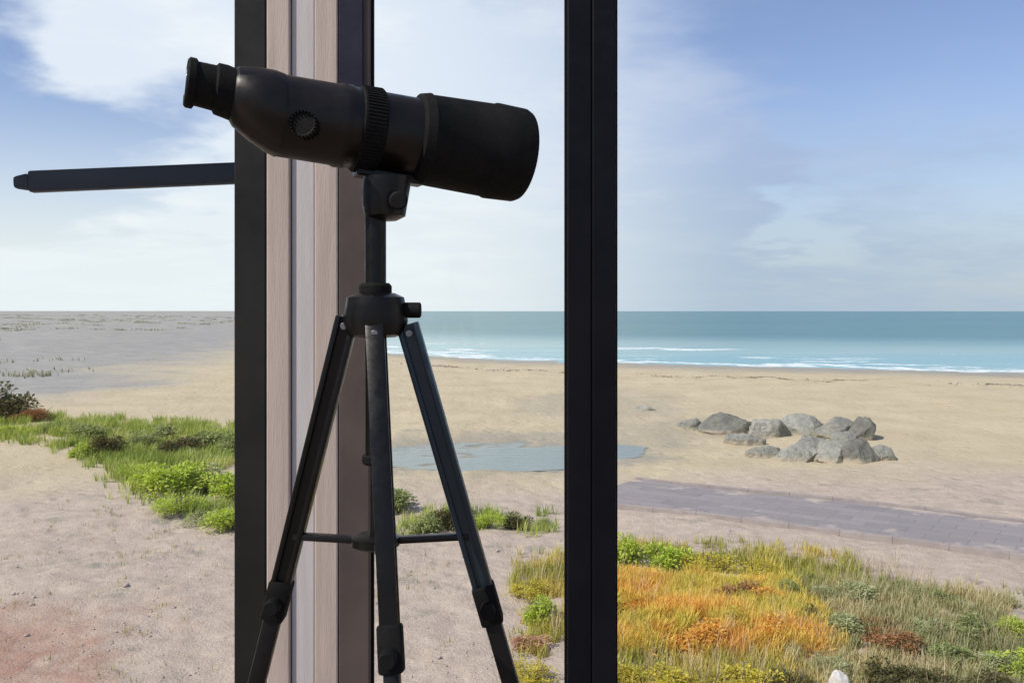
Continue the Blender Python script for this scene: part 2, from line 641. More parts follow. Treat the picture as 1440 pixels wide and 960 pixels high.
window(wx(-900), wx(374), .09, wx(374) - wx(329), 'large dark-framed window on the left, looking out over the green bushes', mr=frame_c)
mid_w = window(wx(476), wx(832), wx(520) - wx(476), wx(832) - wx(798), 'middle dark-framed window directly behind the telescope', ml=frame_b)
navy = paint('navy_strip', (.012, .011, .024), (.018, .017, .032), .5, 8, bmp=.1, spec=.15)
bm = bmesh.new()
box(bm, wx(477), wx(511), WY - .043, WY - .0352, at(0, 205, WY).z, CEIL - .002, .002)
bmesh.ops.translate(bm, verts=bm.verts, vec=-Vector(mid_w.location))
from_bm('upper_strip', bm, navy, mid_w)  # dark navy strip laid over the upper part of the brown stile
window(wx(832) + .001, wx(2150), wx(866) - wx(832), .09, 'large dark-framed window on the right, looking out over sea and promenade')

# pier between the left and the middle window: two pinkish boards and a paler recessed strip
pier = empty('pier', (wx(425), WY, FLOOR), 'pinkish grey pier with a pale centre strip between the left and middle windows', 'pier')
pinkwood = paint('pinkish_board', (.405, .335, .29), (.335, .275, .24), .75, 5, bmp=.5, stretch=(8, 8, .5))
lilac = paint('pale_strip', (.45, .42, .415), (.39, .365, .36), .7, 6, bmp=.4, stretch=(8, 8, .5))
off = -Vector(pier.location)
for nm, mt, a, c, y0, y1 in (('board', pinkwood, 374.4, 408, -.037, .06), ('centre_strip', lilac, 408, 442, -.026, .06), ('board', pinkwood, 442, 475.6, -.037, .06)):
    bm = bmesh.new()
    box(bm, wx(a) + .0008, wx(c) - .0008, WY + y0, WY + y1, FLOOR, CEIL, .004)
    bmesh.ops.translate(bm, verts=bm.verts, vec=off)
    from_bm(nm, bm, mt, pier)

# dark metal arm outside the left window
arm_m = paint('arm_metal', (.009, .008, .0135), (.016, .0155, .022), .45, 6, metal=.0, bmp=.08, spec=.25)
AY = WY + .12
a0 = at(352, 243, AY)
arm = empty('bracket_arm', a0, 'dark metal arm sticking out left from the window post against the blue sky', 'bracket')
bm = bmesh.new()
a1 = at(20, 257, AY - .05)
tip = at(42, 256, AY - .046)
bar(bm, Vector((0, 0, 0)), tip - a0, .056, .03, (0, 1, 0), .006)
from_bm('arm', bm, arm_m, arm, smooth=True, angle=35)
bm = bmesh.new()
bar(bm, tip - a0, a1 - a0, .046, .026, (0, 1, 0), .008, w2=.030)
from_bm('tip', bm, arm_m, arm, smooth=True, angle=35)
bm = bmesh.new()
box(bm, -.014, .014, -.075, -.02, -.07, .07, .003)
from_bm('mounting_plate', bm, arm_m, arm)

# ------------------------------------------------------------------ tripod and telescope
TY = 1.40
pxm = TY / F
black_m = paint('black_enamel', (.0028, .0026, .0027), (.005, .0045, .0043), .34, 14, bmp=.08, spec=.24)
body_m = paint('telescope_body', (.0045, .0034, .003), (.0085, .0058, .0046), .36, 9, bmp=.10, spec=.26)
rubber_m = paint('rubber', (.0045, .0045, .0048), (.008, .0078, .0075), .75, 30, bmp=.4, spec=.12)
sky_leg_m = paint('sky_reflection_leg', (.010, .022, .032), (.016, .03, .042), .35, 8, metal=.3, bmp=.06)  # upper right leg: blue of the reflected sky put into its colour
bolt_m = paint('worn_steel', (.16, .16, .16), (.24, .235, .23), .35, 30, metal=.9)
lens_m, t, b, o = new_mat('lens_glass')
b.inputs['Base Color'].default_value = (.02, .03, .045, 1)
b.inputs['Roughness'].default_value = .03
b.inputs['Coat Weight'].default_value = 1

O = Vector(at(527, 437, TY))
foot_c = Vector((O.x, TY, FLOOR))
trip = empty('tripod', foot_c, 'black three-legged tripod standing at the window under the telescope', 'tripod')


def L(px, py, Y=TY):
    return at(px, py, Y) - foot_c


def tpart(name, mat, fn, parent=trip, angle=40):
    bm = bmesh.new()
    fn(bm)
    return from_bm(name, bm, mat, parent, smooth=True, angle=angle)


tpart('centre_column', black_m, lambda bm: rod(bm, L(528, 300), L(528, 640), .0165))
tpart('column_collar', rubber_m, lambda bm: loft(bm, [(L(528, 398), (0, 0, 1), .021), (L(528, 402), (0, 0, 1), .025), (L(528, 416), (0, 0, 1), .025), (L(528, 420), (0, 0, 1), .02)]))
def hub(bm):
    loft(bm, [(L(528, 412), (0, 0, 1), .03), (L(528, 418), (0, 0, 1), .044), (L(528, 452), (0, 0, 1), .050), (L(528, 470), (0, 0, 1), .043), (L(528, 474), (0, 0, 1), .03)], 36)
tpart('hub', black_m, hub)
tpart('lock_knob', rubber_m, lambda bm: rod(bm, L(566, 436), L(592, 436), .012))
tpart('column_foot', rubber_m, lambda bm: rod(bm, L(528, 638), L(528, 652), .021))
# legs: hinge on the hub, end on the floor
legs = []
for (hx, hy, ex, ey, eY, upm) in ((489, 446, 218, 1490, 1.40, black_m), (573, 456, 854, 1490, 1.40, sky_leg_m), (528, 456, 560, None, 1.06, black_m)):
    a = at(hx, hy, TY)
    if ey is None:
        a = at(528, 456, TY - .03)
        e = Vector(((551 - 720) / F * eY, eY, FLOOR + .02))
        e.x = O.x + .105
    else:
        e = at(ex, ey, eY)
        e.z = FLOOR + .02
        e.y = TY + .10
    a, e = a - foot_c, e - foot_c
    d = (e - a)
    knee = a + d * .40
    side = (0, 1, 0) if ey else (1, 0, 0)
    def up(bm, a=a, k_=knee, side=side):
        u = (k_ - a).normalized().cross(Vector(side)).normalized()
        for sg in (-1, 1):
            bar(bm, a + u * sg * .0125, k_ + u * sg * .0112, .0085, .028, side, .002, d2=.026)
        bar(bm, a, k_, .018, .015, side, 0, w2=.016)
    lg = tpart('leg', upm, up)
    legs.append((a, e, knee))
    dd = d.normalized()
    tpart('hinge_bolt', bolt_m, lambda bm: rod(bm, a + d.normalized() * .014 + Vector((0, -.012, 0)), a + d.normalized() * .014 + Vector((0, -.0175, 0)), .0055, seg=12), lg)
    tpart('leg_clamp', rubber_m, lambda bm: bar(bm, knee - dd * .035, knee + dd * .03, .036, .034, side, .005), lg)
    tpart('leg_extension', black_m, lambda bm: bar(bm, knee, e, .026, .022, side, .003), lg)
    tpart('clamp_knob', rubber_m, lambda bm: rod(bm, knee + Vector((.0, -.016, 0)), knee + Vector((.0, -.042, 0)), .012), lg)
    tpart('foot', rubber_m, lambda bm: loft(bm, [(e + Vector((0, 0, .035)), (0, 0, 1), .014), (e, (0, 0, 1), .018), (e - Vector((0, 0, .02)), (0, 0, 1), .02)]), lg)
# spreader: three struts from the foot of the column to the legs, and a round tray plate
cen = L(528, 760)
for (a, e, kn) in legs:
    tz = (cen.z - a.z) / (e.z - a.z)
    q = a + (e - a) * tz
    tpart('spreader_arm', black_m, lambda bm: bar(bm, cen, q, .018, .010, (0, 0, 1) if abs(q.x - cen.x) > .02 else (0, 0, 1), .002))
tpart('spreader_plate', black_m, lambda bm: loft(bm, [(cen - Vector((0, 0, .009)), (0, 0, 1), .033), (cen - Vector((0, 0, .006)), (0, 0, 1), .037), (cen + Vector((0, 0, .006)), (0, 0, 1), .037), (cen + Vector((0, 0, .009)), (0, 0, 1), .03)]))
tpart('column_rod', black_m, lambda bm: rod(bm, L(528, 650), L(528, 762), .0085))

# telescope on its alt-azimuth head
sc_root = empty('telescope', at(540, 290, TY), 'thick black telescope tilted on the tripod, wide lens hood to the right', 'telescope')
sb = Vector(sc_root.location)


def T(px, py, Y=TY):
    return at(px, py, Y) - sb


def spart(name, mat, rings, parent=sc_root, seg=48, angle=35):
    bm = bmesh.new()
    loft(bm, rings, seg)
    return from_bm(name, bm, mat, parent, smooth=True, angle=angle)


axv = (T(742, 226, TY + .13) - T(400, 166, TY - .03)).normalized()


def A(px):
    px += 0
    """point on the optical axis"""
    f = (px - 400) / 340
    return T(395, 163, TY - .03).lerp(T(730, 219, TY + .13), f)


rr = pxm
spart('tube', body_m, [(A(392), axv, 50 * rr), (A(397), axv, 56 * rr), (A(470), axv, 57 * rr), (A(474), axv, 59 * rr), (A(486), axv, 59 * rr), (A(490), axv, 57 * rr), (A(592), axv, 58 * rr), (A(594), axv, 56 * rr)])
hood = spart('lens_hood', rubber_m, [(A(578), axv, 57 * rr), (A(582), axv, 65 * rr), (A(594), axv, 68 * rr), (A(597), axv, 66 * rr), (A(690), axv, 70 * rr), (A(694), axv, 72 * rr), (A(736), axv, 71 * rr), (A(742), axv, 68 * rr), (A(742), axv, 60 * rr), (A(702), axv, 58 * rr)])
spart('lens', lens_m, [(A(701), axv, 50 * rr), (A(706), axv, 48 * rr), (A(709), axv, 25 * rr), (A(710), axv, 4 * rr)], hood)
# prism housing steps up from the tube to the eyepiece
def B(px, py):
    return T(px - 5, py - 4, TY - .03 - .00047 * (400 - px))
spart('prism_housing', body_m, [(B(330, 138), axv, 33 * rr), (B(336, 140), axv, 40 * rr), (B(362, 151), axv, 50 * rr), (B(385, 161), axv, 56 * rr), (A(398), axv, 57 * rr)])
ep = spart('eyepiece', rubber_m, [(B(266, 120), axv, 26 * rr), (B(266, 120), axv, 30 * rr), (B(269, 120), axv, 33 * rr), (B(278, 122), axv, 33 * rr), (B(281, 122), axv, 29 * rr), (B(306, 128), axv, 30 * rr), (B(309, 129), axv, 34 * rr), (B(322, 133), axv, 35 * rr), (B(334, 138), axv, 35 * rr)])
spart('eye_lens', lens_m, [(B(267, 120.1), axv, 18 * rr), (B(265.4, 120), axv, 17 * rr), (B(264.8, 120), axv, 6 * rr)], ep)
upv = Vector((0, 0, 1))
spart('focus_knob', rubber_m, [(T(425, 173, TY - .085), (0, 1, 0), 15 * rr), (T(425, 173, TY - .088), (0, 1, 0), 17 * rr), (T(425, 173, TY - .06), (0, 1, 0), 17 * rr), (T(425, 173, TY - .05), (0, 1, 0), 12 * rr)], seg=28)
bm = bmesh.new()
kc = T(425, 173, TY - .095)
for i in range(22):
    a_ = 2 * math.pi * i / 22
    q = kc + Vector((math.cos(a_), 0, math.sin(a_))) * 17 * rr
    bar(bm, q + Vector((0, .006, 0)), q + Vector((0, .034, 0)), .0022, .0022, (0, 0, 1), 0)
from_bm('knob_ribs', bm, rubber_m, sc_root)
fw = spart('focus_ring', rubber_m, [(A(497), axv, 57 * rr), (A(499), axv, 60 * rr), (A(528), axv, 60.5 * rr), (A(530), axv, 57 * rr)])
bm = bmesh.new()
u_ = axv.cross(Vector((0, 0, 1))).normalized()
v_ = u_.cross(axv).normalized()
for i in range(72):
    a_ = 2 * math.pi * i / 72
    dr_ = u_ * math.cos(a_) + v_ * math.sin(a_)
    bar(bm, A(501) + dr_ * 60.5 * rr, A(526) + dr_ * 61 * rr, .0024, .0024, dr_, 0)
from_bm('ring_ribs', bm, rubber_m, fw)
for px_ in (414, 470, 560):
    q = A(px_) + (u_ * .94 + v_ * -.34) * -1 * 56.5 * rr
    n_ = (q - A(px_)).normalized()
    spart('screw', bolt_m, [(q, n_, .0026), (q + n_ * .0016, n_, .0026), (q + n_ * .002, n_, .0018)], seg=10)
# head: saddle under the tube, fork, pan base
bm = bmesh.new()
sad = A(545) - upv * 62 * rr
bar(bm, sad - axv * .055, sad + axv * .055, .035, .014, (0, 0, 1), .003)
from_bm('saddle', bm, black_m, sc_root)
spart('head', black_m, [(T(541, 310), upv, 17 * rr), (T(541, 304), upv, 29 * rr), (T(541, 286), upv, 32 * rr), (T(543, 262), upv, 34 * rr), (T(545, 250), upv, 34 * rr)], seg=32)
spart('tilt_knob', rubber_m, [(T(560, 282, TY - .034), (0, 1, 0), 13 * rr), (T(560, 282, TY - .055), (0, 1, 0), 13 * rr), (T(560, 282, TY - .058), (0, 1, 0), 10 * rr)], seg=24)

# ------------------------------------------------------------------ rocks on the sand
def rock_mat(name, k):
  m, t, b, o = new_mat(name)
  co = N(t, 'ShaderNodeTexCoord').outputs['Object']
  f = NOISE(t, co, 2.2, 8, .65)
  rc = MIX(t, RNG(t, f, .3, .7), (.20 * k, .20 * k, .175 * k), (.35 * k, .345 * k, .30 * k))
  rc = MIX(t, RNG(t, NOISE(t, co, 1.1, 5, .65), .48, .66, 0, .75), rc, (.15, .155, .105))
  crk = NOISE(t, VM(t, 'ADD', co, (4, 0, 2)), 1.7, 6, .6, .5)
  rc = MIX(t, RNG(t, M(t, 'ABSOLUTE', M(t, 'SUBTRACT', crk, .5)), .012, .0, 0, .7), rc, (.07, .068, .06))
  nz = N(t, 'ShaderNodeSeparateXYZ')
  t.links.new(N(t, 'ShaderNodeNewGeometry').outputs['Position'], nz.inputs[0])
  rc = MIX(t, RNG(t, M(t, 'ADD', nz.outputs[2], M(t, 'MULTIPLY', NOISE(t, co, 3, 4), .25)), .30, .12), rc, (.36, .315, .235))
  t.links.new(rc, b.inputs['Base Color'])
  b.inputs['Roughness'].default_value = .9
  bump(t, NOISE(t, co, 5, 8, .7), .9, .12, b)
  return m


ROCKS = {'pale': rock_mat('pale_rock', 1.12), 'mid': rock_mat('grey_rock', .9), 'dark': rock_mat('dark_rock', .58)}


def rock(px, py, w, h, dpt, seed, label):
    g = ground_at(px, py)
    g.z = height(g.x, g.y) - .08
    h *= .88
    bm = bmesh.new()
    bmesh.ops.create_icosphere(bm, subdivisions=5, radius=1)
    rnd = random.Random(seed)
    offs = Vector((rnd.uniform(-50, 50), rnd.uniform(-50, 50), rnd.uniform(-50, 50)))
    # facet planes cut the ball into a boulder
    planes = []
    for _ in range(13):
        n = Vector((rnd.gauss(0, 1), rnd.gauss(0, 1), rnd.gauss(0.15, .8))).normalized()
        planes.append((n, rnd.uniform(.58, .9)))
    for v in bm.verts:
        p = v.co.copy()
        for n, dd_ in planes:
            ex = p.dot(n) - dd_
            if ex > 0:
                p -= n * ex
        p += p.normalized() * (.09 * noise.fractal(p * 1.8 + offs, .8, 2, 6) - .05 * max(0, .25 - abs(noise.noise(p * 2.6 + offs * 2))) * 4 * .5 + .02 * noise.noise(p * 9 + offs))
        v.co = Vector((p.x * w / 1.6, p.y * dpt / 1.6, max(p.z, -.35) * h / 1.1 + .15 * h))
    tone = 'dark' if 'dark' in label.split(' rock')[0] else 'pale' if ('pale' in label or 'broad' in label) else 'mid'
    o_ = from_bm('rock', bm, ROCKS[tone], smooth=True, angle=50)
    o_.location = g
    o_.rotation_euler = (0, 0, rnd.uniform(-.4, .4))
    tag(o_, label, 'rock', 'grey rocks lying on the sand' if py < 700 else None)
    if py > 700:
        o_.data.materials[0] = paint('pale_stone', (.62, .60, .56), (.50, .48, .45), .85, 6)


for i, a_ in enumerate([
        (1174, 986, .34, .42, .28, 'small whitish stone among the bed plants at the bottom edge'),
        (968, 603, 1.0, .55, .9, 'small grey-green rock at the far left end of the rocky outcrop'),
        (1022, 606, 2.1, .95, 1.3, 'dark olive rock second from the left of the outcrop'),
        (1082, 612, 1.7, .95, 1.3, 'pale grey rock behind the left half of the outcrop'),
        (1130, 610, 1.8, 1.0, 1.3, 'tall pale grey rock at the middle back of the outcrop'),
        (1178, 613, 1.6, .95, 1.2, 'grey rock at the back right of the outcrop, beside the tall middle one'),
        (1208, 616, 1.1, .95, 1.0, 'dark narrow rock at the back right corner of the outcrop'),
        (1076, 641, 1.0, .62, .9, 'brownish low rock at the front left of the outcrop'),
        (1118, 644, 1.35, .75, 1.0, 'broad sandy grey rock in the front row of the outcrop'),
        (1166, 645, 1.2, .72, 1.0, 'mid grey rock in the front row, right of the broad one'),
        (1206, 647, 1.0, .78, .9, 'darkest rock of the front row, near the right end'),
        (1240, 646, .75, .5, .7, 'small grey rock at the right tip of the outcrop'),
        (1048, 622, 1.2, .7, .9, 'low grey rock filling the gap at the left middle of the outcrop'),
        (1142, 628, 1.3, .7, .9, 'low grey rock between the back and front rows of the outcrop'),
        (1186, 630, 1.2, .7, .9, 'grey rock wedged between the dark rocks at the right of the outcrop'),
        (905, 578, 1.0, .3, .8, 'flat pale rock alone on the sand close to the dark right window post'),
        ]):
    rock(*a_[:5], 20 + i, a_[5])

# ------------------------------------------------------------------ plants


def leaf_mat(name, c1, c2, c3, trans=.35):
    m, t, b, o = new_mat(name)
    v = attr(t, 'v')
    r = N(t, 'ShaderNodeValToRGB')
    t.links.new(v, r.inputs[0])
    e = r.color_ramp.elements
    e[0].color = (*c1, 1)
    e[1].color = (*c3, 1)
    e2 = e.new(.5)
    e2.color = (*c2, 1)
    col = r.outputs[0]
    t.links.new(col, b.inputs['Base Color'])
    b.inputs['Roughness'].default_value = .5
    b.inputs['Specular IOR Level'].default_value = .35
    tl = N(t, 'ShaderNodeBsdfTranslucent')
    t.links.new(MIX(t, 1.0, col, (1.25, 1.15, .6), 'MULTIPLY'), tl.inputs[0])
    mx = N(t, 'ShaderNodeMixShader')
    mx.inputs[0].default_value = trans
    t.links.new(b.outputs[0], mx.inputs[1])
    t.links.new(tl.outputs[0], mx.inputs[2])
    t.links.new(mx.outputs[0], o.inputs[0])
    return m


LM = {
    'bright': leaf_mat('bright_green_leaf', (.25, .36, .03), (.40, .52, .055), (.55, .60, .14)),
    'dull': leaf_mat('dull_green_leaf', (0.156, 0.202, 0.072), (0.247, 0.299, 0.111), (0.364, 0.403, 0.169)),
    'olive': leaf_mat('olive_leaf', (.055, .06, .018), (.10, .10, .032), (.16, .145, .05)),
    'yellow': leaf_mat('yellow_green_leaf', (0.333, 0.322, 0.029), (0.517, 0.460, 0.057), (0.667, 0.552, 0.092)),
    'orange': leaf_mat('orange_leaf', (.60, .25, .035), (.68, .38, .07), (.66, .50, .11)),
    'sage': leaf_mat('sage_leaf', (0.247, 0.293, 0.143), (0.377, 0.416, 0.215), (0.520, 0.546, 0.325)),
    'russet': leaf_mat('russet_leaf', (.21, .095, .035), (.33, .16, .065), (.40, .24, .11)),
    'rose': leaf_mat('rosy_leaf', (.42, .19, .13), (.52, .29, .21), (.40, .34, .14)),
}
stem_m = paint('woody_stem', (.10, .075, .05), (.16, .12, .08), .85, 20)


def foliage_mesh(seed, n, ll, lw, spread=1.0, hh=.75, spiky=False):
    """leaf-sized faces spread through an uneven, gappy dome about 1 wide"""
    rnd = random.Random(seed)
    vs, fs, vv = [], [], []
    if spiky:
        hubs = [(Vector((rnd.uniform(-.32, .32), rnd.uniform(-.32, .32), rnd.uniform(0, .12))), rnd.uniform(.7, 1.1)) for _ in range(7)]
    else:
        hubs = []
        for _ in range(13):
            a = rnd.uniform(0, 2 * math.pi)
            q = rnd.uniform(0, .36)
            hubs.append((Vector((math.cos(a) * q, math.sin(a) * q, rnd.uniform(.15, hh - .2) * (1 - q * .9))), rnd.uniform(.10, .2)))
    for i in range(n):
        hc, hr = rnd.choice(hubs)
        if spiky:
            el = rnd.uniform(.15, 1.45)
            az = rnd.uniform(0, 2 * math.pi)
            d = Vector((math.cos(az) * math.cos(el), math.sin(az) * math.cos(el), math.sin(el)))
            p = hc + d * rnd.uniform(0, .05)
            ln = ll * hr * rnd.uniform(.6, 1.15)
        else:
            d = Vector((rnd.gauss(0, 1), rnd.gauss(0, 1), rnd.gauss(.25, 1))).normalized()
            p = hc + d * hr * (rnd.random() ** .45)
            p.z = max(p.z, .02)
            d = (d + Vector((rnd.gauss(0, .5), rnd.gauss(0, .5), rnd.gauss(.3, .5)))).normalized()
            ln = ll * rnd.uniform(.6, 1.3)
        s = d.cross(Vector((rnd.gauss(0, .4), rnd.gauss(0, .4), 1))).normalized()
        up = s.cross(d)
        w = lw * rnd.uniform(.7, 1.3)
        k0 = len(vs)
        droop = Vector((0, 0, -ln * rnd.uniform(.05, .35)))
        m = p + d * ln * .5 + up * ln * .04
        vs += [p, m - s * w + up * w * .35, m, m + s * w + up * w * .35, p + d * ln + droop]
        fs += [(k0, k0 + 1, k0 + 2), (k0, k0 + 2, k0 + 3), (k0 + 1, k0 + 4, k0 + 2), (k0 + 2, k0 + 4, k0 + 3)]
        t_ = min(1, max(0, rnd.gauss(.5, .26)))
        vv += [t_] * 5
    me = bpy.data.meshes.new('foliage')
    me.from_pydata(vs, [], fs)
    a = me.attributes.new('v', 'FLOAT', 'POINT')
    a.data.foreach_set('value', vv)
    return me


def stem_mesh(seed, hh):
    rnd = random.Random(seed)
    bm = bmesh.new()
    for _ in range(6):
        a = rnd.uniform(0, 2 * math.pi)
        q = rnd.uniform(.12, .34)
        p0 = Vector((rnd.uniform(-.05, .05), rnd.uniform(-.05, .05), -.04))
        p1 = Vector((math.cos(a) * q * .5, math.sin(a) * q * .5, hh * .35))
        p2 = Vector((math.cos(a) * q, math.sin(a) * q, hh * rnd.uniform(.55, .8)))
        loft(bm, [(p0, p1 - p0, .016), (p1, p2 - p0, .011), (p2, p2 - p1, .004)], 7)
    me = bpy.data.meshes.new('stem')
    bm.to_mesh(me)
    bm.free()
    return me


PROTO = {}


def proto(shape, kind, var):
    key = (shape, kind, var)
    if key not in PROTO:
        sd_ = hash(shape) % 7 * 0 + {'bush': 100, 'spiky': 200, 'fine': 300}[shape] + var
        if shape == 'bush':
            fm = foliage_mesh(sd_, 1500, .085, .019, hh=.72)
        elif shape == 'fine':
            fm = foliage_mesh(sd_, 2200, .06, .010, hh=.62)
        else:
            fm = foliage_mesh(sd_, 620, .50, .013, spiky=True)
        fm.materials.append(LM[kind])
        sm = stem_mesh(sd_, .7 if shape != 'spiky' else .25)
        sm.materials.append(stem_m)
        PROTO[key] = (fm, sm)
    return PROTO[key]


def plant(px, py, w, h, kind, shape, label, group, seed):
    g = ground_at(px, py)
    rnd = random.Random(seed)
    fm, sm = proto(shape, kind, seed % 3)
    r = empty('bush', (g.x, g.y, height(g.x, g.y) - .01), label, 'bush', group)
    r.scale = (w, w * rnd.uniform(.85, 1.1), h)
    r.rotation_euler = (0, 0, rnd.uniform(0, 6.28))
    for nm, me in (('foliage', fm), ('stem', sm)):
        c = bpy.data.objects.new(nm, me)
        COL.objects.link(c)
        c.parent = r


